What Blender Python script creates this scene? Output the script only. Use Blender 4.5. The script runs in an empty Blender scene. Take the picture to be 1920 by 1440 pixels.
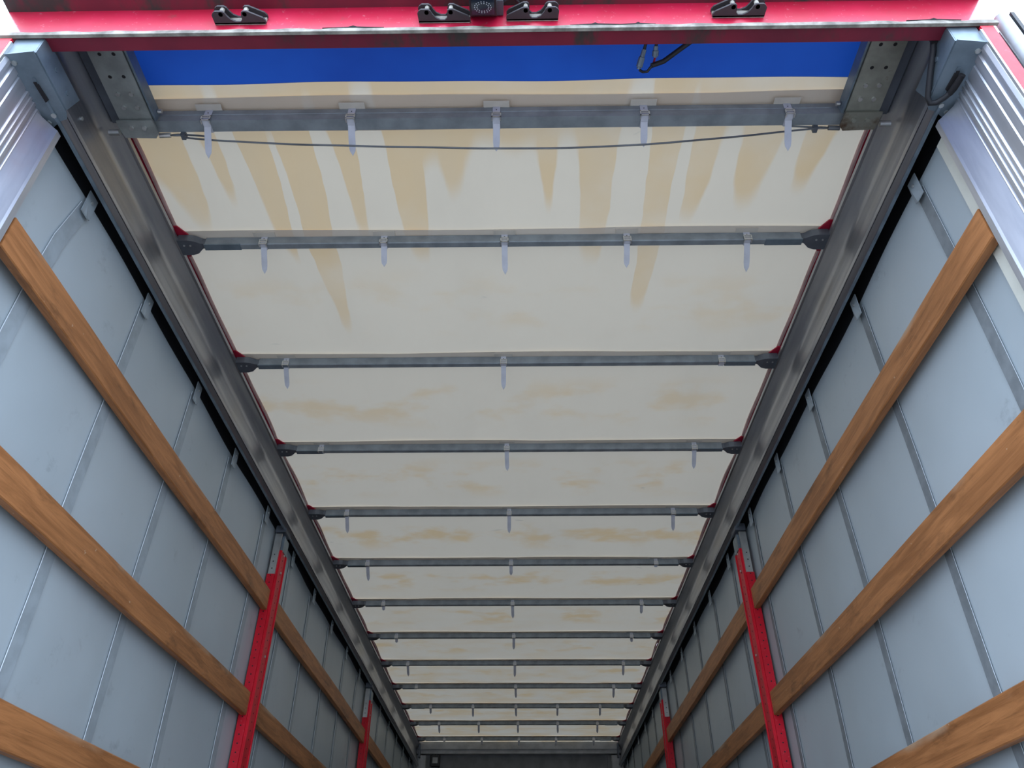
import bpy, math, random
from mathutils import Vector, Matrix
random.seed(7)
S = bpy.context.scene
COL = S.collection
ZC = 1.65                      # eye height above the yard; trailer heights below are written relative to it

# ------------------------------------------------------------------ camera, sky, exposure
cam_d = bpy.data.cameras.new('camera'); cam = bpy.data.objects.new('camera', cam_d); COL.objects.link(cam)
PITCH, YAW, ROLL, FPX = math.radians(36.74), math.radians(-0.9075), math.radians(0.137), 1456.5
fw = Vector((math.sin(YAW)*math.cos(PITCH), math.cos(YAW)*math.cos(PITCH), math.sin(PITCH)))
rt = Vector((math.cos(YAW), -math.sin(YAW), 0)); up = rt.cross(fw)
r2 = rt*math.cos(ROLL)+up*math.sin(ROLL); u2 = -rt*math.sin(ROLL)+up*math.cos(ROLL)
M = Matrix((( r2.x, u2.x, -fw.x), (r2.y, u2.y, -fw.y), (r2.z, u2.z, -fw.z))).to_4x4()
M.translation = Vector((0.0694, 0.0, ZC)); cam.matrix_world = M
cam_d.sensor_width = 36; cam_d.lens = FPX/1920*36; cam_d.clip_start = .02; cam_d.clip_end = 300
S.camera = cam

W = bpy.data.worlds.new('overcast_sky'); S.world = W; W.use_nodes = True
bg = W.node_tree.nodes['Background']; bg.inputs[0].default_value = (.75, .89, 1.11, 1)
# evenly overcast: the standard overcast distribution, zenith three times as bright as the horizon
wt = W.node_tree; tc = wt.nodes.new('ShaderNodeTexCoord'); sx = wt.nodes.new('ShaderNodeSeparateXYZ'); wt.links.new(tc.outputs['Generated'], sx.inputs[0])
mx = wt.nodes.new('ShaderNodeMath'); mx.operation = 'MAXIMUM'; mx.inputs[1].default_value = 0; wt.links.new(sx.outputs[2], mx.inputs[0])
ml = wt.nodes.new('ShaderNodeMath'); ml.operation = 'MULTIPLY_ADD'; wt.links.new(mx.outputs[0], ml.inputs[0])
SKY = 2.4; ml.inputs[1].default_value = SKY*2/3; ml.inputs[2].default_value = SKY/3; wt.links.new(ml.outputs[0], bg.inputs[1])

S.view_settings.view_transform = 'Standard'; S.view_settings.look = 'None'
S.view_settings.gamma = 1; S.view_settings.use_curve_mapping = False
S.view_settings.exposure = 1.75

# ------------------------------------------------------------------ material helpers
class NT:
    def __init__(s, name):
        s.m = bpy.data.materials.new(name); s.m.use_nodes = True; s.t = s.m.node_tree
        s.t.nodes.clear(); s.out = s.t.nodes.new('ShaderNodeOutputMaterial')
    def n(s, kind, **kw):
        nd = s.t.nodes.new(kind)
        for k, v in kw.items(): setattr(nd, k, v)
        return nd
    def set(s, sock, v):
        if hasattr(v, 'is_output'): s.t.links.new(v, sock)
        elif isinstance(v, (tuple, list)) and len(v) == 3 and sock.type == 'RGBA': sock.default_value = (*v, 1)
        else: sock.default_value = v
    def math(s, op, a, b=0., c=0., clamp=False):
        nd = s.n('ShaderNodeMath', operation=op, use_clamp=clamp)
        for i, v in enumerate((a, b, c)): s.set(nd.inputs[i], v)
        return nd.outputs[0]
    def ramp01(s, v, lo, hi):
        nd = s.n('ShaderNodeMapRange', interpolation_type='SMOOTHSTEP')
        s.set(nd.inputs[0], v); s.set(nd.inputs[1], lo); s.set(nd.inputs[2], hi)
        return nd.outputs[0]
    def mix(s, f, a, b):
        nd = s.n('ShaderNodeMix', data_type='RGBA'); s.set(nd.inputs[0], f); s.set(nd.inputs[6], a); s.set(nd.inputs[7], b)
        return nd.outputs[2]
    def obj(s): return s.n('ShaderNodeTexCoord').outputs['Object']
    def pos(s): return s.n('ShaderNodeNewGeometry').outputs['Position']
    def xyz(s, v):
        nd = s.n('ShaderNodeSeparateXYZ'); s.set(nd.inputs[0], v); return nd.outputs
    def scale(s, v, sc, loc=(0, 0, 0)):
        nd = s.n('ShaderNodeMapping'); s.set(nd.inputs[0], v); nd.inputs['Scale'].default_value = sc; s.set(nd.inputs['Location'], loc); return nd.outputs[0]
    def noise(s, v, sc, detail=3, rough=.55, dist=0.):
        nd = s.n('ShaderNodeTexNoise'); s.set(nd.inputs['Vector'], v); nd.inputs['Scale'].default_value = sc
        nd.inputs['Detail'].default_value = detail; nd.inputs['Roughness'].default_value = rough; nd.inputs['Distortion'].default_value = dist
        return nd.outputs[0]
    def bump(s, h, strength=.2, dist=.01):
        nd = s.n('ShaderNodeBump'); s.set(nd.inputs['Height'], h); nd.inputs['Strength'].default_value = strength; nd.inputs['Distance'].default_value = dist
        return nd.outputs[0]
    def pbr(s, color, rough=.5, metal=0., spec=.5, bump=None, coat=0.):
        nd = s.n('ShaderNodeBsdfPrincipled'); s.set(nd.inputs['Base Color'], color); s.set(nd.inputs['Roughness'], rough)
        s.set(nd.inputs['Metallic'], metal); nd.inputs['Specular IOR Level'].default_value = spec; nd.inputs['Coat Weight'].default_value = coat
        if bump is not None: s.t.links.new(bump, nd.inputs['Normal'])
        return nd.outputs[0]
    def done(s, sh): s.t.links.new(sh, s.out.inputs[0]); return s.m

def plain(name, col, rough=.5, metal=0., var=.15, sc=9., spec=.5, coat=0.):
    k = NT(name); p = k.obj()
    f = k.noise(p, sc, 4)
    dark = tuple(c*(1-var) for c in col); lite = tuple(min(1, c*(1+var)) for c in col)
    return k.done(k.pbr(k.mix(k.ramp01(f, .3, .7), dark, lite), rough, metal, spec, None, coat))

MAT = {}
def galv(name, base, rust=0.0, metal=.55):
    k = NT(name); p = k.obj()
    c = k.mix(k.ramp01(k.noise(p, 14, 5), .3, .7), tuple(x*.8 for x in base), tuple(x*1.15 for x in base))
    if rust:
        c = k.mix(k.ramp01(k.noise(p, 7, 5, .7), .62-rust*.2, .70), c, (.10, .055, .03))
    return k.done(k.pbr(c, .45, metal, .5))
MAT['galv'] = galv('galvanised_steel', (.20, .255, .30))
MAT['galv_rust'] = galv('rust_spotted_galvanised_steel', (.36, .365, .31), .3)
MAT['galvplate'] = galv('pale_galvanised_plate', (.35, .375, .36))
MAT['rusty'] = galv('heavily_rusted_plate', (.34, .345, .29), 1.0)
MAT['bow'] = galv('grey_bow_steel', (.25, .28, .30), 0, .15)
MAT['bowdark'] = plain('dark_bracket_steel', (.13, .145, .17), .5, .5)
MAT['keeper'] = plain('dark_brown_cast_steel', (.045, .038, .042), .65, .2)
MAT['zinc'] = plain('bright_zinc', (.60, .60, .58), .35, .8)
MAT['hole'] = plain('hole_shadow_black', (.012, .010, .012), .8)
MAT['black'] = plain('black_rubber', (.018, .018, .022), .55)
MAT['strap'] = plain('lilac_grey_webbing', (.56, .57, .63), .65, 0, .06, 30)
MAT['patch'] = plain('grey_pvc_patch', (.60, .545, .47), .5, 0, .06)
MAT['cable'] = plain('grey_wire_rope', (.16, .17, .18), .5, .4)
MAT['rustedge'] = plain('weathered_grey_edge', (.30, .28, .24), .75, .1, .45, 22)
MAT['pillar'] = plain('pale_grey_pillar_paint', (.38, .39, .40), .5)
MAT['frontwall'] = plain('dark_grey_front_panel', (.16, .165, .17), .6)
MAT['lamp_glass'] = plain('dark_lens', (.02, .03, .05), .15, 0, .1, 9, .6)
MAT['lamp_pale'] = plain('pale_lens', (.35, .36, .36), .25)
MAT['led'] = plain('white_led_dot', (.55, .58, .62), .4)
MAT['doorgrey'] = plain('grey_door_paint', (.40, .44, .46), .4)
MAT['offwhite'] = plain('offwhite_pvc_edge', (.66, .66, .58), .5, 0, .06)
MAT['screw'] = plain('zinc_screw', (.5, .52, .5), .4, .7)

# red paints
def red_paint(name, dirt):
    k = NT(name); p = k.obj()
    c = k.mix(k.ramp01(k.noise(p, 6, 5), .3, .75), (.56, .004, .018+.02*(dirt > .5)), (.68, .008, .028+.035*(dirt > .5)))
    sp = k.ramp01(k.noise(p, 110, 2), .66, .74)
    c = k.mix(k.math('MULTIPLY', sp, .5*dirt), c, (.80, .35, .40))
    gr = k.ramp01(k.noise(p, 9, 6, .7), .60, .72)
    c = k.mix(k.math('MULTIPLY', gr, .75*dirt), c, (.13, .10, .075))
    return k.done(k.pbr(c, k.mix(k.noise(p, 30), (.34,)*3, (.5,)*3), 0, .35+.5*(dirt > .5), None, .7*(dirt > .5)))
MAT['red'] = red_paint('red_post_paint', .25)
MAT['redhead'] = red_paint('weathered_red_header_paint', .8)
k = NT('shaded_grimy_red_paint'); p = k.obj()  # header red darkened: shade of downward faces painted in, plus grime blotches
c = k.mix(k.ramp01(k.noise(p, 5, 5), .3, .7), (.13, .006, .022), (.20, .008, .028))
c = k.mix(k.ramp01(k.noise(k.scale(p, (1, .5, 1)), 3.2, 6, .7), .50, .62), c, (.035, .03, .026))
MAT['shaded_red'] = k.done(k.pbr(c, .6))
MAT['redtarp'] = plain('red_tarp', (.34, .006, .03), .5, 0, .1)

# ribbed aluminium of the corner posts, anodised rail
k = NT('extruded_aluminium'); p = k.obj()
c = k.mix(k.ramp01(k.noise(k.scale(p, (1, 1, .12)), 30, 4), .3, .7), (.44, .46, .51), (.56, .575, .62))
c = k.mix(k.math('MULTIPLY', k.ramp01(k.noise(p, 3, 4), .55, .75), .5), c, (.50, .36, .36))  # pinkish reflection painted into the aluminium colour as soft patches
MAT['alu'] = k.done(k.pbr(c, .38, .75))
k = NT('rail_aluminium'); p = k.obj()
c = k.mix(k.ramp01(k.noise(k.scale(p, (1, .08, 1)), 22, 4), .3, .7), (.29, .30, .335), (.43, .435, .45))
c = k.mix(k.math('MULTIPLY', k.ramp01(k.noise(k.scale(p, (1, .3, 1)), 5, 4), .60, .78), .5), c, (.16, .13, .10))
MAT['rail'] = k.done(k.pbr(c, .35, .85))

# side curtain
k = NT('blue_grey_curtain_pvc'); p = k.pos()
c = k.mix(k.ramp01(k.noise(p, 1.3, 4), .3, .7), (.41, .470, .500), (.46, .52, .55))
sm = k.ramp01(k.noise(k.scale(p, (1, 2.6, 3.2)), 2.6, 6, .7), .60, .76)
c = k.mix(k.math('MULTIPLY', sm, .35), c, (.17, .18, .20))
bp = k.bump(k.noise(p, 2.2, 2), .25, .05)
dif = k.pbr(c, .36, 0, .35, bp)
MAT['curtain'] = k.done(dif)
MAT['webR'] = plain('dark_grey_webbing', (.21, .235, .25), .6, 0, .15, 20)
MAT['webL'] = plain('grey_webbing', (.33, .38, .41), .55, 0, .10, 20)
MAT['welt'] = plain('pale_welt', (.62, .68, .72), .45, 0, .05)
MAT['tab'] = plain('grey_hanger_strap', (.34, .39, .42), .5, 0, .1)

# brown boards
def wood(name, a, b):
    k = NT(name); p = k.obj(); rnd = k.n('ShaderNodeObjectInfo').outputs['Random']
    off = k.math('MULTIPLY', rnd, 40.)
    cb = k.n('ShaderNodeCombineXYZ'); k.set(cb.inputs[1], off); k.set(cb.inputs[2], off)
    q = k.n('ShaderNodeVectorMath', operation='ADD'); k.set(q.inputs[0], p); k.set(q.inputs[1], cb.outputs[0]); v = q.outputs[0]
    g = k.noise(k.scale(v, (14, 1.0, 14)), 3.2, 6, .65, .6)
    c = k.mix(k.ramp01(g, .30, .72), a, b)
    blot = k.ramp01(k.noise(k.scale(v, (5, 1.5, 5)), 2.0, 5, .7), .54, .72)
    c = k.mix(k.math('MULTIPLY', blot, .7), c, tuple(x*.36 for x in a))
    fine = k.ramp01(k.noise(k.scale(v, (60, 1.5, 60)), 4, 3), .60, .72)
    c = k.mix(k.math('MULTIPLY', fine, .35), c, tuple(x*.4 for x in a))
    z = k.xyz(p)[2]
    wear = k.math('MULTIPLY', k.ramp01(z, .078, .102), k.ramp01(k.noise(k.scale(v, (4, 1.6, 4)), 1.3, 4), .52, .68))
    c = k.mix(k.math('MULTIPLY', wear, .75), c, (.55, .42, .29))
    spk = k.ramp01(k.noise(k.scale(v, (1, .7, 1)), 60, 2), .73, .78)
    c = k.mix(k.math('MULTIPLY', spk, .6), c, (.62, .48, .34))
    return k.done(k.pbr(c, .50, 0, .4, k.bump(g, .25, .004)))
MAT['wood'] = wood('stained_board_wood', (.29, .112, .036), (.50, .208, .074))
MAT['woodfloor'] = plain('worn_plywood_floor', (.13, .10, .075), .7, 0, .25, 3)
k = NT('asphalt_yard'); p = k.pos()
c = k.mix(k.noise(p, 40, 5), (.14, .137, .13), (.20, .196, .19)); MAT['asphalt'] = k.done(k.pbr(c, .9))

# roof tarp: cream cloth, daylight comes through it; water stains run forward from the rear edge
Y0 = 1.335
def roof_cloth(name, base, stain, amount, trans, mixf):
    k = NT(name); xyz = k.xyz(k.pos()); P = k.pos()
    x = k.math('ADD', xyz[0], k.math('MULTIPLY', k.math('SUBTRACT', k.noise(k.scale(P, (1, .5, 1)), 5, 3), .5), .05))
    fc = k.n('ShaderNodeFloatCurve'); crv = fc.mapping.curves[0]
    pts = [(-1.20, 1.72), (-1.13, 1.84), (-1.075, 1.93), (-1.05, 1.90), (-1.02, 1.52), (-1.0, 1.50), (-.965, 1.78), (-.945, 1.82), (-.92, 1.60), (-.885, 1.36), (-.85, 1.80),
           (-.80, 2.06), (-.775, 2.10), (-.755, 1.60), (-.735, 1.55), (-.72, 2.05), (-.69, 2.40), (-.665, 2.52), (-.64, 2.40), (-.615, 1.90), (-.59, 1.42), (-.54, 1.70), (-.505, 1.98), (-.485, 1.95), (-.46, 1.40), (-.41, 1.36),
           (-.36, 1.92), (-.31, 2.10), (-.285, 2.10), (-.255, 1.70), (-.21, 1.66), (-.175, 1.80), (-.11, 1.66), (-.05, 1.58), (.05, 1.62), (.11, 1.60), (.14, 1.72), (.165, 1.86), (.19, 1.62), (.23, 1.56),
           (.275, 1.80), (.325, 2.12), (.355, 2.12), (.385, 1.72), (.43, 1.36), (.47, 1.34), (.50, 2.16), (.535, 2.40), (.565, 2.36), (.595, 1.62), (.615, 1.40), (.645, 1.90), (.675, 1.92), (.72, 1.64), (.765, 1.50),
           (.80, 1.74), (.845, 1.86), (.88, 1.83), (.92, 1.66), (.965, 1.46), (1.00, 1.74), (1.035, 1.79), (1.07, 1.70), (1.12, 1.48), (1.20, 1.45)]
    nrm = [((px+1.25)/2.5, (py-Y0)/1.2) for px, py in pts]
    crv.points[0].location = (0, nrm[0][1]); crv.points[1].location = (1, nrm[-1][1])
    for a, b in nrm: crv.points.new(a, b)
    for pt in crv.points: pt.handle_type = 'AUTO_CLAMPED'
    fc.mapping.update()
    k.set(fc.inputs['Value'], k.math('DIVIDE', k.math('ADD', x, 1.25), 2.5, 0, True))
    L = k.math('MULTIPLY_ADD', fc.outputs[0], 1.2, Y0)
    d = k.math('SUBTRACT', L, xyz[1])
    streak = k.ramp01(d, -.02, .09)
    streak = k.math('MULTIPLY', streak, k.ramp01(k.noise(P, 2.2, 4), .12, .62))
    # blotches half way between two bows
    fr = k.math('FRACT', k.math('DIVIDE', k.math('SUBTRACT', xyz[1], 1.955), .711))
    mid = k.ramp01(k.math('ABSOLUTE', k.math('SUBTRACT', fr, .52)), .36, .06)
    bl = k.math('MULTIPLY', k.ramp01(k.noise(k.scale(P, (1, 1.5, 1)), 2.9, 4, .55), .48, .66), mid)
    bl = k.math('MULTIPLY', bl, k.ramp01(xyz[1], 1.7, 2.6))
    far = k.math('MULTIPLY', k.ramp01(xyz[1], 4, 9.8), k.ramp01(k.noise(k.scale(P, (1, 2, 1)), 3.3, 4), .35, .75))
    f = k.math('MAXIMUM', k.math('MAXIMUM', streak, k.math('MULTIPLY', bl, k.math('MULTIPLY_ADD', k.ramp01(xyz[1], 2., 4.5), .55, .5))), far)
    f = k.math('MULTIPLY', f, amount, 0, True)
    c = k.mix(f, base, stain)
    c = k.mix(k.math('MULTIPLY', k.ramp01(k.noise(k.scale(P, (1.2, .4, 1)), 3, 4), .45, .8), .22), c, tuple(b*.82 for b in base))
    dirt = k.ramp01(k.noise(k.scale(P, (1, 2.0, 1), (3.1, 1.7, 0)), 6.5, 3, .5, .4), .735, .79)
    c = k.mix(k.math('MULTIPLY', dirt, .35), c, (.30, .28, .25))
    scr = k.ramp01(k.noise(k.scale(P, (30, 1.2, 1), (5, 0, 0)), 1.6, 2), .76, .80)
    c = k.mix(k.math('MULTIPLY', scr, .16), c, (.35, .31, .26))
    bp = k.bump(k.noise(k.scale(P, (1, .8, 1)), 4.5, 3), .35, .02)
    di = k.pbr(c, .6, 0, .3, bp)
    trn = k.n('ShaderNodeBsdfTranslucent'); k.set(trn.inputs[0], k.mix(1.0, c, c)); k.t.links.new(bp, trn.inputs['Normal'])
    mm = k.n('ShaderNodeMixShader'); mm.inputs[0].default_value = mixf
    k.t.links.new(di, mm.inputs[1]); k.t.links.new(trn.outputs[0], mm.inputs[2])
    return k.done(mm.outputs[0])
MAT['tarp'] = roof_cloth('cream_roof_tarp', (.67, .59, .465), (.65, .47, .26), .85, None, .078)
MAT['hem'] = roof_cloth('grey_cream_hem', (.72, .65, .565), (.70, .56, .42), .5, None, .11)
k = NT('blue_roof_tarp'); P = k.pos()
c = k.mix(k.ramp01(k.noise(P, 2.5, 3), .3, .7), (.009, .050, .28), (.012, .072, .36))
di = k.pbr(c, .55, 0, .3); trn = k.n('ShaderNodeBsdfTranslucent'); k.set(trn.inputs[0], c)
mm = k.n('ShaderNodeMixShader'); mm.inputs[0].default_value = .085
k.t.links.new(di, mm.inputs[1]); k.t.links.new(trn.outputs[0], mm.inputs[2]); MAT['blue'] = k.done(mm.outputs[0])
MAT['piping'] = plain('pink_tinted_piping', (.46, .29, .27), .6, 0, .15)

# ------------------------------------------------------------------ mesh helpers (coordinates: trailer frame, heights from eye level)
class MB:
    def __init__(s): s.v = []; s.f = []
    def box(s, x0, x1, y0, y1, z0, z1, b=0.):
        if x0 > x1: x0, x1 = x1, x0
        i = len(s.v)
        if b <= 0:
            s.v += [(x, y, z) for z in (z0, z1) for x, y in ((x0, y0), (x1, y0), (x1, y1), (x0, y1))]
            s.f += [tuple(i+j for j in q) for q in ((3, 2, 1, 0), (4, 5, 6, 7), (0, 1, 5, 4), (1, 2, 6, 5), (2, 3, 7, 6), (3, 0, 4, 7))]
            return s
        # bevel the four edges that run along the longest axis
        dims = (x1-x0, y1-y0, z1-z0); ax = dims.index(max(dims))
        lo, hi = [(x0, x1), (y0, y1), (z0, z1)], None
        o = [a for a in range(3) if a != ax]
        (a0, a1), (b0, b1) = lo[o[0]], lo[o[1]]
        prof = [(a0+b, b0), (a1-b, b0), (a1, b0+b), (a1, b1-b), (a1-b, b1), (a0+b, b1), (a0, b1-b), (a0, b0+b)]
        s.prism(prof, ax, lo[ax][0], lo[ax][1]); return s
    def prism(s, prof, ax, t0, t1, closed=True, caps=True, steps=1):
        """profile (2-D in the two other axes, in axis order) swept along axis ax"""
        n = len(prof); o = [a for a in range(3) if a != ax]; i = len(s.v)
        for st in range(steps+1):
            t = t0+(t1-t0)*st/steps
            for a, b in prof:
                p = [0, 0, 0]; p[ax] = t; p[o[0]] = a; p[o[1]] = b; s.v.append(tuple(p))
        for st in range(steps):
            for j in range(n if closed else n-1):
                k2 = (j+1) % n; s.f.append((i+st*n+j, i+st*n+k2, i+(st+1)*n+k2, i+(st+1)*n+j))
        if closed and caps:
            s.f.append(tuple(i+j for j in range(n))[::-1]); s.f.append(tuple(i+steps*n+j for j in range(n)))
        return s
    def tube(s, pts, r, n=8, caps=True):
        pts = [Vector(p) for p in pts]; i = len(s.v); u = None
        for a, p in enumerate(pts):
            d = (pts[min(a+1, len(pts)-1)]-pts[max(a-1, 0)]).normalized()
            if u is None: u = d.orthogonal().normalized()
            u = (u-d*u.dot(d)).normalized(); w = d.cross(u)
            rr = r[a] if isinstance(r, (list, tuple)) else r
            for j in range(n):
                t = 2*math.pi*j/n; s.v.append(tuple(p+u*rr*math.cos(t)+w*rr*math.sin(t)))
        for a in range(len(pts)-1):
            for j in range(n): s.f.append((i+a*n+j, i+a*n+(j+1) % n, i+(a+1)*n+(j+1) % n, i+(a+1)*n+j))
        if caps: s.f.append(tuple(i+j for j in range(n))[::-1]); s.f.append(tuple(i+(len(pts)-1)*n+j for j in range(n)))
        return s
    def hexa(s, p8):
        i = len(s.v); s.v += [tuple(p) for p in p8]
        s.f += [tuple(i+j for j in q) for q in ((3, 2, 1, 0), (4, 5, 6, 7), (0, 1, 5, 4), (1, 2, 6, 5), (2, 3, 7, 6), (3, 0, 4, 7))]; return s
    def plate(s, poly, thick):
        """planar 3-D polygon given thickness along the vector thick"""
        i = len(s.v); n = len(poly); th = Vector(thick)
        s.v += [tuple(Vector(p)) for p in poly]+[tuple(Vector(p)+th) for p in poly]
        s.f.append(tuple(range(i, i+n))); s.f.append(tuple(range(i+n, i+2*n))[::-1])
        for j in range(n): s.f.append((i+j, i+n+j, i+n+(j+1) % n, i+(j+1) % n))
        return s
    def grid(s, fn, nu, nv):
        i = len(s.v)
        for a in range(nu+1):
            for b in range(nv+1): s.v.append(fn(a/nu, b/nv))
        for a in range(nu):
            for b in range(nv):
                q = i+a*(nv+1)+b; s.f.append((q, q+1, q+nv+2, q+nv+1))
        return s
    def mesh(s, name, mat, loc=(0, 0, 0), smooth=None):
        me = bpy.data.meshes.new(name); L = Vector(loc)
        me.from_pydata([tuple(Vector(p)-L) for p in s.v], [], s.f); me.materials.append(MAT[mat] if isinstance(mat, str) else mat)
        import bmesh
        bm = bmesh.new(); bm.from_mesh(me); bmesh.ops.recalc_face_normals(bm, faces=bm.faces); bm.to_mesh(me); bm.free()
        if smooth is not None:
            me.shade_smooth()
            me.set_sharp_from_angle(angle=math.radians(smooth))
        return me
    def build(s, name, mat, parent=None, loc=None, smooth=None):
        """one mesh object; loc = its origin in the trailer frame"""
        base = Vector(parent['_w']) if parent is not None else Vector((0, 0, 0))
        if loc is None: loc = base if parent is not None else Vector((0, 0, 0))
        o = bpy.data.objects.new(name, s.mesh(name, mat, loc, smooth)); COL.objects.link(o)
        o['_w'] = tuple(loc)
        if parent is not None: o.parent = parent; o.location = Vector(loc)-base
        else: o.location = Vector(loc)+Vector((0, 0, ZC))
        return o
def tag(o, label, cat, group=None):
    o['label'] = label; o['category'] = cat
    if group: o['group'] = group
    return o
def thing(name, loc, label, cat, group=None):
    o = bpy.data.objects.new(name, None); COL.objects.link(o); o.location = Vector(loc)+Vector((0, 0, ZC)); o['_w'] = tuple(loc)
    o.empty_display_size = .1
    return tag(o, label, cat, group)
def link(name, me, parent, loc):
    o = bpy.data.objects.new(name, me); COL.objects.link(o); o.parent = parent; o.location = loc
    o['_w'] = tuple(Vector(parent['_w'])+Vector(loc)); return o
def struct(o): o['kind'] = 'structure'; return o
def disc(m, c, r, ax, h, n=10, sgn=1):
    """short cylinder / dome-like head on a face, axis ax"""
    o = [a for a in range(3) if a != ax]
    prof = [(c[o[0]]+r*math.cos(2*math.pi*j/n), c[o[1]]+r*math.sin(2*math.pi*j/n)) for j in range(n)]
    m.prism(prof, ax, c[ax], c[ax]+h*sgn); return m
SIDE = {-1: 'on the side without the hose', 1: 'on the side with the black hose'}
NEAR, FAR = 1.06, 10.06
FLOOR = -.55

# ------------------------------------------------------------------ ground and trailer shell
struct(MB().box(-40, 40, -40, 50, -ZC-.1, -ZC).build('ground', 'asphalt'))
struct(MB().box(-1.27, 1.27, NEAR, FAR+.1, FLOOR-.14, FLOOR).build('floor', 'woodfloor'))

# curtains
XC = 1.252
for s, nm in ((-1, 'wall_left'), (1, 'wall_right')):
    def fn(u, v, s=s):
        y = 1.30+u*(FAR+.07-1.30); z = FLOOR-.1+v*(1.862-FLOOR+.1)
        w = .004*math.sin(y*3.1+s)+.003*math.sin(y*7.7+z*2)+.003*math.sin(z*5+y)
        return (s*(XC+w+.004), y, z)
    m = MB(); m.grid(fn, 160, 12)
    w = struct(m.build(nm, 'curtain', smooth=60))
    ys = [1.482, 1.970, 2.487, 2.990, 3.545] if s < 0 else [1.492, 2.012, 2.568, 3.067, 3.60]
    while ys[-1] < 9.4: ys.append(ys[-1]+.55)
    for i, y in enumerate(ys):
        wd = .052 if s < 0 else .042
        bend = .0 if not (i == 0 and s < 0) else .06
        def sf(u, v, s=s, y=y, wd=wd, bend=bend, wx=0, off=.0):
            z = FLOOR-.1+v*(1.830-FLOOR+.1); yy = y+u*wd+off
            yy += bend*max(0, (z-1.52)/.3)**2*.6
            wv = .004*math.sin(yy*3.1+s)+.003*math.sin(yy*7.7+z*2)+.003*math.sin(z*5+yy)
            return (s*(XC+wv+.004-.0045-wx), yy, z)
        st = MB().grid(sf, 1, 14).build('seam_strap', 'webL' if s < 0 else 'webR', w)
        # raised pale welt along one edge of the seam
        pts = [Vector(sf(0, t/14, wx=.0005)) for t in range(15)]
        MB().tube(pts, .0013 if s < 0 else .0007, 5).build('welt', 'welt', st)
        yt = sf(.5, 1)[1]
        tb = MB().plate([(s*1.236, yt-.024, 1.882), (s*1.236, yt+.024, 1.882), (s*1.236, yt+.024, 1.800), (s*1.230, yt+.004, 1.788), (s*1.236, yt-.024, 1.796)], (s*.003, 0, 0)).build('hanger_tab', 'tab', w)
        rv = MB(); disc(rv, (s*1.235, yt, 1.852), .005, 0, .004, 8, -s); rv.build('rivet', 'zinc', tb)
    if s > 0:
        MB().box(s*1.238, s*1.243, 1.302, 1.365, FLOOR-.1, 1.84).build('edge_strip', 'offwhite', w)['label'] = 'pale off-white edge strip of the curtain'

# front end of the load space
wf = struct(MB().box(-1.28, 1.28, FAR+.03, FAR+.07, FLOOR, 2.0).build('wall_front', 'frontwall'))
MB().prism([(FAR-.07, 2.105), (FAR-.07, 2.045), (FAR-.05, 2.045), (FAR-.05, 2.0), (FAR+.07, 2.0), (FAR+.07, 2.135), (FAR-.03, 2.135), (FAR-.03, 2.105)], 0, -1.28, 1.28).build('top_rail', 'pillar', wf)
for s in (-1, 1):
    MB().box(s*1.238, s*1.10, FAR-.04, FAR+.06, FLOOR, 1.985, .008).build('corner_pillar', 'pillar', wf)
    MB().box(s*1.10, s*1.055, FAR, FAR+.03, FLOOR, 1.995).build('pillar_flange', 'frontwall', wf)
    MB().box(s*1.185, s*1.165, FAR-.12, FAR-.02, 1.95, 2.10).build('rail_end_plate', 'bowdark', wf)
t = thing('front_lamp', (-.985, FAR, 1.86), 'small square dark lamp mounted high on the front wall', 'lamp')
MB().box(-1.04, -.935, FAR-.055, FAR+.03, 1.868, 1.985, .006).build('housing', 'black', t)
MB().box(-1.018, -.957, FAR-.060, FAR-.053, 1.895, 1.958).build('lens', 'lamp_pale', t)
MB().box(-.998, -.977, FAR-.03, FAR+.03, 1.985, 2.0).build('bracket', 'black', t)

# ------------------------------------------------------------------ roof rails
for s in (-1, 1):
    t = thing('roof_side_rail', (s*1.2, 1.12, 1.85), 'long grey aluminium roof rail '+SIDE[s], 'rail')
    # inner face: flat lower flank, hollow throat, upper flank leaning in, ridged top lip
    prof = [(1.196, 1.858), (1.183, 1.862), (1.176, 1.868), (1.175, 1.880), (1.180, 1.888), (1.188, 1.92), (1.199, 1.96), (1.209, 2.0), (1.214, 2.020), (1.2145, 2.032), (1.210, 2.043),
            (1.201, 2.058), (1.191, 2.075), (1.182, 2.089), (1.1835, 2.094), (1.1765, 2.098), (1.1755, 2.107), (1.179, 2.110), (1.178, 2.116), (1.186, 2.122), (1.225, 2.126), (1.225, 1.89), (1.20, 1.875)]
    MB().prism([(s*a, b) for a, b in prof], 1, 1.13, FAR-.08, steps=6).build('rail_body', 'rail', t, smooth=35)
    MB().box(s*1.1965, s*1.204, 1.13, FAR-.08, 1.850, 1.885).build('curtain_guide', 'galv', t)
    MB().box(s*1.1770, s*1.1785, 1.13, FAR-.08, 1.8655, 1.8675).build('groove', 'hole', t)
    MB().prism([(s*1.226, 2.13), (s*1.274, 2.13), (s*1.274, 1.845), (s*1.2665, 1.845), (s*1.2665, 2.115), (s*1.226, 2.115)], 1, 1.10, FAR+.08).build('curtain_track', 'black', t)
    if s < 0:
        m = MB(); disc(m, (s*1.196, 1.315, 1.945), .006, 0, .008, 8, 1); m.build('screw', 'screw', t)

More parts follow.
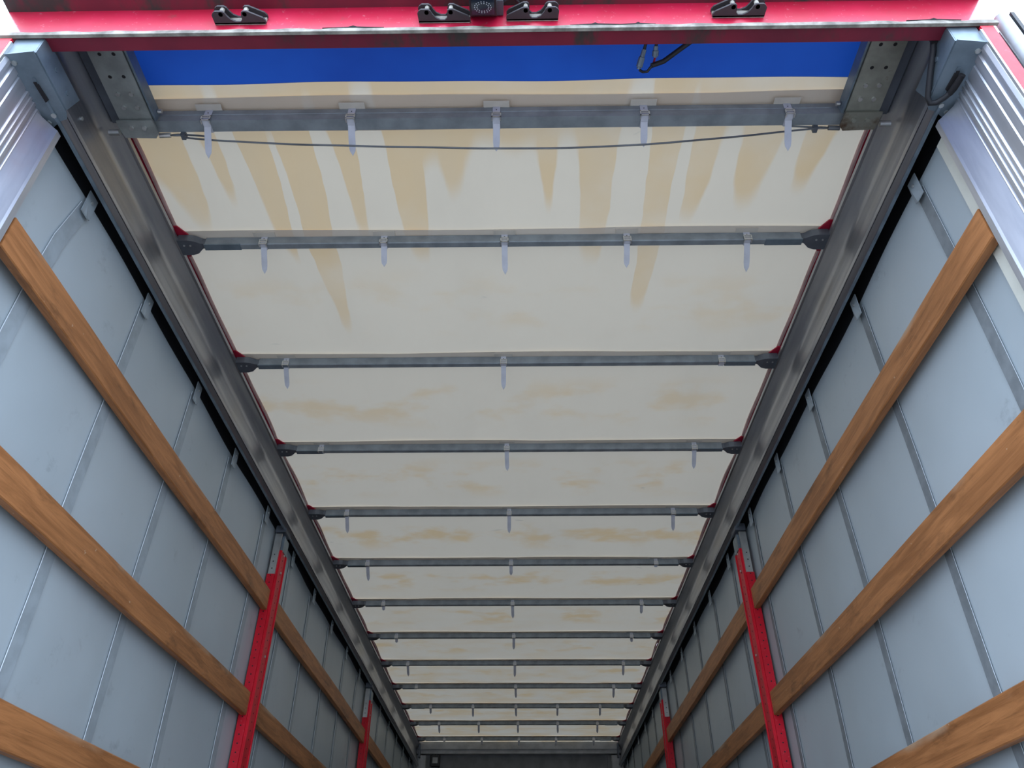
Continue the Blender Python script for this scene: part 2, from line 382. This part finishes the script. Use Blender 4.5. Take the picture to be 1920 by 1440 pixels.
# ------------------------------------------------------------------ roof tarp
BOWY = [1.433]+[1.962+.711*i for i in range(10)]+[9.06, 9.80]
ZT = 2.143
def sag(x, y):
    e = sorted(BOWY+[1.09, FAR]); z = ZT
    for a, b in zip(e, e[1:]):
        if a <= y <= b:
            t = (y-a)/(b-a); z = ZT+(.010*math.sin(math.pi*t))*(1 if (b-a) > .5 else .3)
    return z+.0022*math.sin(x*6+y*5)+.0018*math.sin(x*13-y*3)
m = MB(); m.grid(lambda u, v: (-1.185+2.37*v, 1.335+u*(FAR+.09-1.335)+(.004*math.sin(v*14) if u == 0 else 0), sag(-1.185+2.37*v, 1.335+u*(FAR+.09-1.335))), 240, 40)
ceil = struct(m.build('ceiling', 'tarp', smooth=60))
m = MB(); m.grid(lambda u, v: (-1.185+2.37*v, 1.07+u*.266+(.004*math.sin(v*14) if u == 1 else 0), sag(-1.185+2.37*v, 1.07+u*.266)+(.0005 if u < 1 else -.0005)), 8, 40)
m.build('blue_panel', 'blue', ceil, smooth=60)['label'] = 'blue strip of roof tarp behind the header'
for i, y in enumerate(BOWY):
    a, b = (-.055, .065) if i == 0 else (-.040, .034)
    def hf(u, v, y=y, a=a, b=b, i=i):
        x = -1.17+2.34*v; yy = y+a+(b-a)*u
        if u in (0, 1): yy += .004*math.sin(x*4+i*2+u*3)
        return (x, yy, min(sag(x, yy), ZT)-.004)
    MB().grid(hf, 2, 40).build('hem_band', 'hem', ceil, smooth=60)
for s in (-1, 1):
    pts = [(s*(1.183+.003*math.sin(i*.9)), 1.10+i*.08, sag(s*1.18, 1.10+i*.08)-.004) for i in range(112)]
    MB().tube(pts, .0065, 6).build('edge_piping', 'piping', ceil, smooth=60)
    m = MB(); m.grid(lambda u, v: (s*(1.186+.13*v), 1.07+u*(FAR+.09-1.07), ZT+.006-.004*v), 30, 1); m.build('edge_flap', 'redtarp', ceil)
    for i, y in enumerate(BOWY[1:]):
        for e, ln in ((-1, .05), (1, .055)):
            p = [(s*1.140, y+e*.020, 2.132), (s*1.144, y+e*.036, 2.132), (s*1.172, y+e*(.022+ln), 2.136), (s*1.198, y+e*(.022+ln), 2.136), (s*1.198, y+e*.020, 2.132)]
            MB().plate(p, (0, 0, -.005)).build('corner_gusset', 'redtarp', ceil)

# ------------------------------------------------------------------ roof bows with straps
def strap_meshes(hy, hz, tail, seed, wd=.0115):
    rn = random.Random(seed); m = MB(); th = .0022
    # band: down the rear face, under the tube, up the far face
    path = [(-hy-th, hz), (-hy-th, -hz-th), (hy+th, -hz-th), (hy+th, hz)]
    inn = [(-hy-.0003, hz), (-hy-.0003, -hz-.0003), (hy+.0003, -hz-.0003), (hy+.0003, hz)]
    m.prism(path+inn[::-1], 0, -wd, wd)
    if tail > 0:
        ty = -hy*.2; z0 = -hz-.004; lean = rn.uniform(-.003, .005); cv = rn.uniform(-.002, .003); n = 6
        L = []
        for a in range(n+1):
            t = a/n; w = wd*(.92 if t < .8 else .92*(1-t)/.2+.001)
            L.append((lean*t*t, ty+cv*math.sin(t*2.5)+.004+.68*tail*t, z0-.73*tail*t, w))
        i = len(m.v)
        for (x, y, z, w) in L: m.v += [(x-w, y, z), (x+w, y, z), (x+w, y+.0016, z), (x-w, y+.0016, z)]
        for a in range(n):
            for j in range(4): m.f.append((i+a*4+j, i+a*4+(j+1) % 4, i+a*4+4+(j+1) % 4, i+a*4+4+j))
        m.f.append((i, i+1, i+2, i+3)); m.f.append((i+n*4+3, i+n*4+2, i+n*4+1, i+n*4))
    st = m.mesh('strap', 'strap')
    b = MB(); y0 = -hy-.006; zb = -hz-.002; q = wd+.003
    b.box(-q, q, y0-.001, y0+.002, zb+.016, zb+.020); b.box(-q, q, y0-.001, y0+.002, zb-.004, zb)
    b.box(-q, -q+.003, y0-.001, y0+.002, zb-.004, zb+.020); b.box(q-.003, q, y0-.001, y0+.002, zb-.004, zb+.020)
    b.box(-q, q, y0-.002, y0, zb+.006, zb+.009); b.box(-q, -q+.003, y0, -hy+.008, zb-.006, zb-.003); b.box(q-.003, q, y0, -hy+.008, zb-.006, zb-.003)
    bk = b.mesh('buckle', 'zinc')
    p = MB(); p.box(-.040, .040, -hy-.022, -hy, hz-.0005, hz+.0015); pt = p.mesh('sewn_patch', 'patch')
    k2 = MB(); disc(k2, (0, -hy-.0024, hz*.35), .0018, 1, .001, 6, -1); ho = k2.mesh('eyelet', 'hole')
    return st, bk, pt, ho
VAR = {}
def strap(bow, x, hy, hz, tail, seed):
    key = (hy, hz, round(tail, 3), seed % 3)
    if key not in VAR: VAR[key] = strap_meshes(hy, hz, tail, seed % 3+3)
    st, bk, pt, ho = VAR[key]
    o = link('strap', st, bow, (x, 0, 0)); link('buckle', bk, o, (0, 0, 0)); link('sewn_patch', pt, o, (0, 0, 0)); link('eyelet', ho, o, (0, 0, 0))
ORD = ['first', 'second', 'third', 'fourth', 'fifth', 'sixth', 'seventh', 'eighth', 'ninth', 'tenth', 'eleventh', 'twelfth']
STR = [[(-.87, .09), (-.43, .07), (.01, .10), (.455, .08), (.89, .10)], [(-.965, .09), (-.01, .10), (.94, 0)], [(-.96, 0), (-.01, .095), (.945, .09)],
       [(-.96, .095), (-.01, .10), (.945, .09)], [(-.955, .095), (-.01, .06), (.94, .012)], [(-.955, .03), (-.01, .09), (.93, .06)], [(-.955, .03), (-.01, .09), (.935, .03)],
       [(-.95, .09), (-.01, .10), (.94, .09)], [(-.955, 0), (-.01, .09), (.92, .09)], [(-.89, .055), (-.455, .09), (-.015, .085), (.41, .08), (.845, .08)],
       [(-.865, .09), (-.43, .09), (0, .09), (.435, .09), (.87, .09)], [(-.87, .01), (-.43, .05), (.005, .06), (.44, .06), (.88, .06)]]
br_l = {}
for i, y in enumerate(BOWY[1:]):
    hy, hz = .0125, .018; zc = 2.118
    ns = 'five' if len(STR[i]) == 5 else 'three'
    last = ' nearest the front wall' if i == 11 else ''
    lab = ('last slim grey roof bow with five straps, right before the front wall' if i == 11 else
           'slim grey roof bow with %s straps, %s one behind the heavy rear bow' % (ns, ORD[i]))
    t = thing('roof_bow', (0, y, zc), lab, 'roof bow', 'slim roof bows under the tarp')
    MB().prism([(y-hy+.003, zc-hz), (y+hy, zc-hz), (y+hy, zc+hz), (y-hy, zc+hz), (y-hy, zc-hz+.003)], 0, -1.085, 1.085).build('tube', 'bow', t)
    for s in (-1, 1):
        MB().box(s*1.088, s*.955, y-hy-.0015, y+hy+.0015, zc-hz-.003, zc-hz+.002).build('end_sleeve', 'galv', t)
        m = MB()
        def sec(x, w, z0, z1): return [(s*x, y-w, z0), (s*x, y+w, z0), (s*x, y+w, z1), (s*x, y-w, z1)]
        S3 = [sec(1.075, .008, zc-.012, zc+.014), sec(1.098, .012, zc-.014, zc+.014), sec(1.118, .030, zc-.020, zc+.010), sec(1.140, .036, zc-.022, zc+.008), sec(1.178, .036, zc-.022, zc+.008)]
        b0 = len(m.v)
        for q in S3: m.v += q
        for a in range(len(S3)-1):
            for j in range(4): m.f.append((b0+a*4+j, b0+a*4+(j+1) % 4, b0+a*4+4+(j+1) % 4, b0+a*4+4+j))
        m.f.append((b0, b0+1, b0+2, b0+3)); m.f.append(tuple(b0+len(S3)*4-4+j for j in (3, 2, 1, 0)))
        bk = m.build('end_bracket', 'bowdark', t)
        if i < 6:
            m = MB()
            for xx in (1.135, 1.158): disc(m, (s*xx, y-.012, zc-.022), .004, 2, .003, 6, -1)
            m.build('rivets', 'zinc', bk)
    for j, (x, tl) in enumerate(STR[i]): strap(t, x, hy, hz, tl*1.05, i*5+j)

# heavy rear bow with its galvanised carriage plates
y0 = BOWY[0]; zc = 2.098; hy, hz = .020, .026
t = thing('rear_roof_bow', (0, y0, zc), 'heavy grey rear roof bow between two galvanised end plates with bolts', 'roof bow')
MB().prism([(y0-hy, zc-hz), (y0+hy, zc-hz), (y0+hy, zc+hz), (y0-hy, zc+hz), (y0-hy, zc+.006), (y0-hy+.002, zc+.004), (y0-hy+.002, zc+.001), (y0-hy, zc-.001)], 0, -1.06, 1.06).build('tube', 'bow', t)
for j, (x, tl) in enumerate([(-.895, .095), (-.45, .090), (-.003, .082), (.45, .075), (.89, .090)]): strap(t, x, hy, hz, tl, j+1)
for s in (-1, 1):
    mt = 'galvplate' if s < 0 else 'galv_rust'
    pl = MB().prism([(s*1.150, 1.085), (s*1.050, 1.085), (s*1.050, 1.405), (s*1.150, 1.405)], 2, 2.058, 2.066).build('end_plate', mt, t)
    MB().plate([(s*1.158, 1.395, 2.054), (s*1.158, 1.435, 2.054), (s*1.150, 1.452, 2.050), (s*1.055, 1.455, 2.050), (s*1.043, 1.440, 2.052), (s*1.046, 1.395, 2.054)], (0, 0, -.006)).build('end_flap', mt if s < 0 else 'rusty', t)
    MB().prism([(s*1.046, 2.060), (s*1.040, 2.060), (s*1.037, 2.096), (s*1.041, 2.097), (s*1.050, 2.066)], 1, 1.085, 1.405).build('angle_flange', 'galv', t)
    MB().box(s*1.185, s*1.152, 1.085, 1.42, 2.075, 2.128).build('slide_rail', 'bowdark', t)
    for k2, (yy, typ) in enumerate(((1.13, 0), (1.185, 0), (1.255, 0), (1.31, 1), (1.355, 1))):
        for xx in (1.118, 1.078):
            m = MB(); disc(m, (s*xx, yy, 2.0585), .0065 if typ else .0055, 2, .006 if typ else .0010, 10, -1)
            m.build('bolt' if typ else 'bolt_hole', 'zinc' if typ else 'hole', pl)
    for xx, yy in ((1.118, 1.418), (1.078, 1.418)):
        m = MB(); disc(m, (s*xx, yy, 2.048), .007, 2, .008, 6, -1); m.build('bolt', 'zinc' if s < 0 else 'galv_rust', pl)
    m = MB(); disc(m, (s*1.036, 1.388, 2.085), .007, 0, .012, 8, -s); m.build('bolt', 'zinc', t)
    MB().tube([(s*1.158, 1.43, 2.042), (s*1.19, 1.43, 2.042)], [.009, .009], 10).build('roller_pin', 'zinc', t, smooth=40)

# slack wire rope under the rear bow
t = thing('slack_cable', (0, 1.46, 2.0), 'thin slack grey wire rope sagging across under the heavy rear bow', 'cable')
xs = [-.985+1.985*i/40 for i in range(41)]
def cz(x): return 1.985+.080*abs(x/1.0)**2.0
MB().tube([(x, 1.462+.004*math.sin(x*5), cz(x)+.0006*math.sin(x*23)) for x in xs], .0032, 6).build('rope', 'cable', t, smooth=60)
for s in (-1, 1):
    MB().tube([(s*1.055, 1.462, 2.068), (s*1.02, 1.462, 2.070)], .0075, 8).build('sleeve', 'zinc' if s < 0 else 'cable', t, smooth=40)
    lp = [(s*(1.018-.020+.020*math.cos(a)), 1.462+.004*math.sin(a), 2.070+.009*math.sin(a)) for a in [2*math.pi*j/12 for j in range(13)]]
    MB().tube(lp, .0026, 6).build('thimble', 'cable', t, smooth=60)
    MB().box(s*.985, s*.972, 1.452, 1.472, 2.058, 2.078).build('clamp', 'bowdark', t)
    MB().tube([(s*.985, 1.462, 2.072), (s*.93, 1.458, 2.060+(.012 if s > 0 else 0)), (s*.90, 1.456, 2.052+(.02 if s > 0 else 0))], .0032, 6).build('rope_end', 'cable', t, smooth=60)

# ------------------------------------------------------------------ rear frame
t = thing('rear_portal', (0, NEAR, FLOOR), 'red header beam on ribbed aluminium corner posts framing the rear opening', 'frame')
yb = 1.055
MB().prism([(yb, 1.932), (yb, 2.15), (1.105, 2.15), (1.105, 1.944), (1.101, 1.932)], 0, -1.300, 1.284, steps=24).build('header_beam', 'redhead', t)
MB().prism([(yb+.002, 2.046), (.988, 2.050), (.984, 2.056), (.984, 2.12), (yb+.002, 2.14)], 0, -1.302, 1.286, steps=24).build('rain_gutter', 'shaded_red', t)  # shade of its downward face is in the dark red colour
MB().box(-1.262, 1.256, 1.061, 1.102, 1.929, 1.9325).build('underside_shade', 'shaded_red', t)  # thin dark sheet, paints the shade under the beam
# worn bottom edge, a little uneven
m = MB(); n = 64; i0 = len(m.v)
for a in range(n+1):
    x = -1.304+2.594*a/n; e = .0022*math.sin(a*1.7)+.0015*math.sin(a*4.1)
    m.v += [(x, yb-.004, 1.921), (x, yb-.004, 1.935+e), (x, yb+.005, 1.935), (x, yb+.005, 1.921)]
for a in range(n):
    for j in range(4): m.f.append((i0+a*4+j, i0+a*4+(j+1) % 4, i0+a*4+4+(j+1) % 4, i0+a*4+4+j))
m.f.append((i0+3, i0+2, i0+1, i0)); m.f.append(tuple(i0+n*4+j for j in range(4)))
m.build('header_lip', 'rustedge', t)
for x0, ln in ((-.44, .16), (.20, .13), (.33, .09), (1.06, .14)):
    MB().plate([(x0, yb-.0045, 1.937), (x0+ln*.42, yb-.0055, 1.939), (x0+ln*.5, yb-.007, 1.942), (x0+ln*.56, yb-.0055, 1.940), (x0+ln, yb-.0045, 1.937), (x0+ln*.5, yb-.0045, 1.9355)], (0, .003, 0)).build('peeled_edge', 'hole', t)
for s in (-1, 1):
    # ribbed post, profile in x-y
    xi = 1.236; prof = [(s*1.274, 1.064), (s*xi, 1.064)]
    yy = 1.072
    for w, d in ((.012, .004), (.010, 0), (.022, .005), (.008, 0), (.034, .003), (.006, 0), (.010, .005), (.006, 0), (.010, .005), (.006, 0), (.012, .005), (.010, 0), (.040, .003), (.008, 0), (.018, .004)):
        prof += [(s*(xi-d), yy+.0015), (s*(xi-d), yy+w-.0015)]; yy += w
    prof += [(s*xi, yy+.003), (s*xi, 1.300), (s*1.274, 1.300)]
    post = MB().prism(prof, 2, FLOOR, 1.853).build('corner_post', 'alu', t)
    MB().prism([(s*1.2365, 1.214), (s*1.209, 1.274), (s*1.2055, 1.280), (s*1.2055, 1.298), (s*1.2365, 1.3005)], 2, FLOOR, 1.838).build('board_pocket', 'alu', t)
    MB().box(s*1.242, s*1.276, 1.056, 1.0635, FLOOR, 1.915).build('red_trim', 'red', t)
    MB().box(s*1.237, s*1.2425, 1.056, 1.0645, FLOOR, 1.90).build('bright_edge', 'zinc', t)
    # bent gusset plate: sloping lower leaf, upright upper leaf on the rail
    g = MB()
    A = [(s*1.238, 1.060, 1.850), (s*1.238, 1.290, 1.850), (s*1.195, 1.262, 1.858), (s*1.176, 1.258, 1.861), (s*1.168, 1.240, 1.862), (s*1.168, 1.060, 1.862)]
    g.plate(A, (0, 0, -.0035))
    B = [(s*1.168, 1.065, 1.862), (s*1.168, 1.232, 1.862), (s*1.168, 1.252, 1.938), (s*1.168, 1.11, 1.938), (s*1.168, 1.065, 1.926)]
    g.plate(B, (-s*.0035, 0, 0))
    g.plate([(s*1.239, 1.0645, 1.850), (s*1.168, 1.0645, 1.862), (s*1.168, 1.0645, 1.926), (s*1.239, 1.0645, 1.926)], (0, .0035, 0))
    gp = g.build('gusset_plate', 'galv', t)
    for xx, yy in ((1.226, 1.085), (1.224, 1.262), (1.20, 1.24)):
        m = MB(); disc(m, (s*xx, yy, 1.850), .007, 2, .004, 8, -1); m.build('screw', 'screw', gp)
    for yy, zz in ((1.14, 1.905), (1.205, 1.900)):
        m = MB(); disc(m, (s*1.1645, yy, zz), .007, 0, .003, 8, -s); m.build('screw', 'galv', gp)
    # pressed slot in the lower leaf
    MB().plate([(s*1.205, 1.14, 1.853), (s*1.197, 1.14, 1.855), (s*1.193, 1.195, 1.856), (s*1.202, 1.200, 1.854)], (0, 0, -.006)).build('slot', 'hole', gp)

# locking rod keepers: two horizontal jaws with an open throat
def keeper(xc, z, flip, label):
    t = thing('rod_keeper', (xc, yb, z), label, 'keeper', 'locking rod keepers on the header')
    d = -1 if flip else 1; base = yb-.001; D = .036
    def arc(cx, cy, r, a0, a1, n): return [(cx+r*math.cos(a0+(a1-a0)*i/n), cy+r*math.sin(a0+(a1-a0)*i/n)) for i in range(n+1)]
    # (along beam, out from beam)
    pr = [(-.066, .002), (-.068, .026), (-.064, D-.004), (-.058, D), (-.040, D), (-.034, D-.004)]
    pr += [(-.030, D-.012), (-.022, .014), (-.010, .008), (.002, .008), (.008, .014), (.008, D-.012), (.010, D-.003), (.014, D), (.024, D), (.062, .018), (.068, .010), (.068, .002)]
    for k2, zz in enumerate((z, z+.026)):
        q = [(xc+d*a, base-b) for a, b in pr]
        MB().prism(q, 2, zz, zz+.006).build('jaw_plate', 'keeper', t)
    MB().box(xc-.066, xc+.066, base-.006, base, z, z+.032).build('back_plate', 'rustedge', t)
    for a in (-.044, .018): MB().tube([(xc+d*a, base-D+.008, z), (xc+d*a, base-D+.008, z+.030)], .006, 8).build('spacer_pin', 'rustedge', t, smooth=40)
keeper(-.658, 1.963, False, 'dark forked rod keeper on the header, nearest the gusset plate without hose')
keeper(-.125, 1.959, False, 'dark forked rod keeper tight beside the header lamp, away from its lead')
keeper(.104, 1.963, True, 'dark forked rod keeper on the header beside the lead of the lamp')
keeper(.637, 1.966, True, 'dark forked rod keeper on the header, between loose wiring plug and black hose')

t = thing('header_lamp', (-.015, yb, 1.985), 'black boxy lamp with dotted round lens on the red header', 'lamp')
MB().prism([(yb-.003, 1.985), (1.034, 1.957), (.970, 1.925), (.948, 1.975), (.955, 2.030), (yb-.003, 2.040)], 0, -.057, .012).build('housing', 'black', t)
tv, nv = Vector((0, -.894, -.447)), Vector((0, .447, -.894)); lc = Vector((-.0225, 1.0025, 1.9412)); ex = Vector((1, 0, 0))
MB().plate([lc+ex*u_*.029+tv*v_*.030 for u_, v_ in ((-1, -1), (1, -1), (1, 1), (-1, 1))], nv*.002).build('lens', 'lamp_glass', t)
m = MB()
for ring, n in ((.015, 14), (.021, 18)):
    for j in range(n):
        a = 2*math.pi*j/n; c = lc+ex*ring*math.cos(a)+tv*ring*math.sin(a)+nv*.002; q = .0015
        m.plate([c+ex*q*math.cos(b_)+tv*q*math.sin(b_) for b_ in [math.pi*i/3 for i in range(6)]], nv*.001)
m.build('led_ring', 'led', t)
MB().prism([(yb-.003, 1.99), (1.01, 1.985), (.985, 2.02), (yb-.003, 2.04)], 0, .012, .028).build('bracket', 'bowdark', t)
MB().tube([(.028, 1.03, 2.02), (.045, 1.02, 2.02), (.06, 1.03, 2.03), (.075, yb-.005, 2.035)], .004, 6).build('lead', 'black', t, smooth=60)

# loose wiring under the blue strip
t = thing('wiring_plug', (.43, 1.2, 2.05), 'loose black cable with two grey plugs hanging before the blue strip', 'cable')
MB().tube([(.62, 1.11, 2.075), (.575, 1.165, 2.085), (.53, 1.20, 2.080), (.48, 1.232, 2.065), (.445, 1.238, 2.054)], .0075, 8).build('sheath', 'black', t, smooth=60)
MB().tube([(.447, 1.238, 2.054), (.435, 1.254, 2.050), (.422, 1.255, 2.050), (.412, 1.250, 2.054)], .004, 6).build('core', 'black', t, smooth=60)
MB().tube([(.447, 1.238, 2.054), (.452, 1.235, 2.062), (.456, 1.222, 2.072)], .0035, 6).build('core', 'redtarp', t, smooth=60)
for c0, c1 in (((.410, 1.250, 2.056), (.424, 1.205, 2.082)), ((.456, 1.224, 2.072), (.456, 1.196, 2.084))):
    a, b = Vector(c0), Vector(c1)
    pg = MB().tube([a, a.lerp(b, .1), a.lerp(b, .12), a.lerp(b, .6), a.lerp(b, .62), b], [.006, .006, .0095, .0095, .007, .007], 8).build('plug', 'galv', t)
    MB().tube([b, b+Vector((.006, -.03, .012)), b+Vector((.012, -.07, .02))], .0045, 6).build('tail', 'black', pg, smooth=60)

# black drain hose at the gusset
t = thing('drain_hose', (1.2, 1.17, 1.84), 'bent black rubber hose looping over the galvanised gusset plate', 'hose')
pts = [(1.157, 1.110, 1.950), (1.157, 1.13, 1.925), (1.156, 1.16, 1.900), (1.156, 1.195, 1.872), (1.158, 1.22, 1.855), (1.166, 1.232, 1.847), (1.180, 1.228, 1.843), (1.194, 1.212, 1.841), (1.204, 1.196, 1.841)]
MB().tube(pts, .0075, 10).build('hose', 'black', t, smooth=60)
MB().tube([(1.202, 1.200, 1.840), (1.206, 1.185, 1.840), (1.212, 1.145, 1.840)], [.0075, .009, .008], 10).build('end_grommet', 'hole', t, smooth=60)
MB().box(1.150, 1.1665, 1.106, 1.116, 1.935, 1.958).build('clip', 'hole', t)

# open rear door folded round against the side
t = thing('rear_door', (1.33, 1.06, FLOOR), 'grey rear door folded back outside beside the red post trim', 'door')
MB().box(1.330, 1.358, 1.090, 2.28, FLOOR, 1.965, .004).build('panel', 'doorgrey', t)
MB().prism([(1.321+.018*math.cos(a), 1.068+.018*math.sin(a)) for a in [2*math.pi*j/14 for j in range(14)]], 2, FLOOR, 1.972).build('edge_tube', 'doorgrey', t, smooth=40)
MB().box(1.342, 1.352, 1.055, 1.082, FLOOR, 1.98).build('seal', 'black', t)

# ------------------------------------------------------------------ red centre posts
for s in (-1, 1):
    for pi, py in enumerate((3.765, 6.655)):
        nm = ('first' if pi == 0 else 'second')
        t = thing('centre_post', (s*1.22, py, FLOOR), 'red perforated side post, %s from the opening, %s' % (nm, SIDE[s]), 'post', 'red side posts')
        w = .105
        # channel: inner web, two flanges with returned lips
        pr = [(1.197, py), (1.197, py+w), (1.238, py+w), (1.238, py+w-.006), (1.204, py+w-.006), (1.204, py+.006), (1.238, py+.006), (1.238, py)]
        ch = MB().prism([(s*a, b) for a, b in pr], 2, FLOOR, 1.735).build('channel', 'red', t)
        MB().box(s*1.1925, s*1.197, py+.002, py+.012, FLOOR, 1.735).build('edge_bead', 'red', t)
        MB().box(s*1.1925, s*1.197, py+w-.012, py+w-.002, FLOOR, 1.735).build('edge_bead', 'red', t)
        MB().box(s*1.244, s*1.205, py-.012, py, FLOOR, 1.60).build('socket_flange', 'red', t)
        MB().box(s*1.240, s*1.205, py-.010, py-.0005, 1.60, 1.825).build('slide_strip', 'zinc', t)
        MB().box(s*1.1935, s*1.240, py+.012, py+w-.012, 1.735, 1.815).build('head_plate', 'galv', t)
        MB().tube([(s*1.212, py+.05, 1.81), (s*1.212, py+.05, 1.86)], .012, 8).build('roller_stem', 'bowdark', t, smooth=40)
        MB().box(s*1.245, s*1.190, py-.005, py+.085, 1.835, 1.875, .004).build('roller_bracket', 'bowdark', t)
        m = MB(); mm2 = MB()
        z = .1 if pi == 0 else .9
        while z < 1.70:
            disc(m, (s*1.1969, py+.05, z), .0035, 0, .0008, 6, -s)
            mm2.v; disc(m, (s*1.224, py-.0122, z+.01), .0035, 1, .0008, 6, -1)
            z += .038
        o = m.build('perforations', 'hole', ch); o['kind'] = 'stuff'
        for zz in (1.725, 1.63, 1.2):
            m = MB(); disc(m, (s*1.1965, py+.052, zz), .006, 0, .005, 8, -s); m.build('bolt', 'zinc', t)

# ------------------------------------------------------------------ wooden side boards
ROW = [(1.408, .103, 'top'), (.910, .103, 'middle'), (.417, .103, 'bottom')]
BAY = [(1.306, 3.748, 'between corner post and first red post'), (3.874, 6.640, 'between the two red posts'), (6.765, FAR-.05, 'between second red post and front wall')]
SIDS = {-1: 'on the side without hose', 1: 'on the side with hose'}
for s in (-1, 1):
    for bi, (ya, ybb, btxt) in enumerate(BAY):
        for ri, (z, h, rn) in enumerate(ROW):
            if bi == 1 and ri == 2: continue
            if bi == 2 and ri >= 1: continue
            o0 = (s*1.221, ya, z)
            dz = random.uniform(-.004, .004); n = 24
            m = MB(); xa, xb = s*1.207, s*1.235; b = .003
            prof = [(xa, z+b), (xa+s*b, z), (xb-s*b, z), (xb, z+b), (xb, z+h-b), (xb-s*b, z+h), (xa+s*b, z+h), (xa, z+h-b)]
            i0 = len(m.v); ph = random.uniform(0, 6)
            for a in range(n+1):
                t_ = a/n; wv = .0015*math.sin(t_*9+ph); wz = dz*t_+.0018*math.sin(t_*7+ph)
                for c, (px, pz) in enumerate(prof):
                    m.v.append((px+wv, ya+(ybb-ya)*t_, pz+wz))
            for a in range(n):
                for j in range(8): m.f.append((i0+a*8+j, i0+a*8+(j+1) % 8, i0+a*8+8+(j+1) % 8, i0+a*8+8+j))
            m.f.append(tuple(i0+j for j in range(8))[::-1]); m.f.append(tuple(i0+n*8+j for j in range(8)))
            o = m.build('side_board', 'wood', loc=o0)
            tag(o, '%s brown wooden board %s, %s' % (rn, btxt, SIDS[s]), 'board', 'wooden side boards')

for o in bpy.data.objects:
    if '_w' in o: del o['_w']
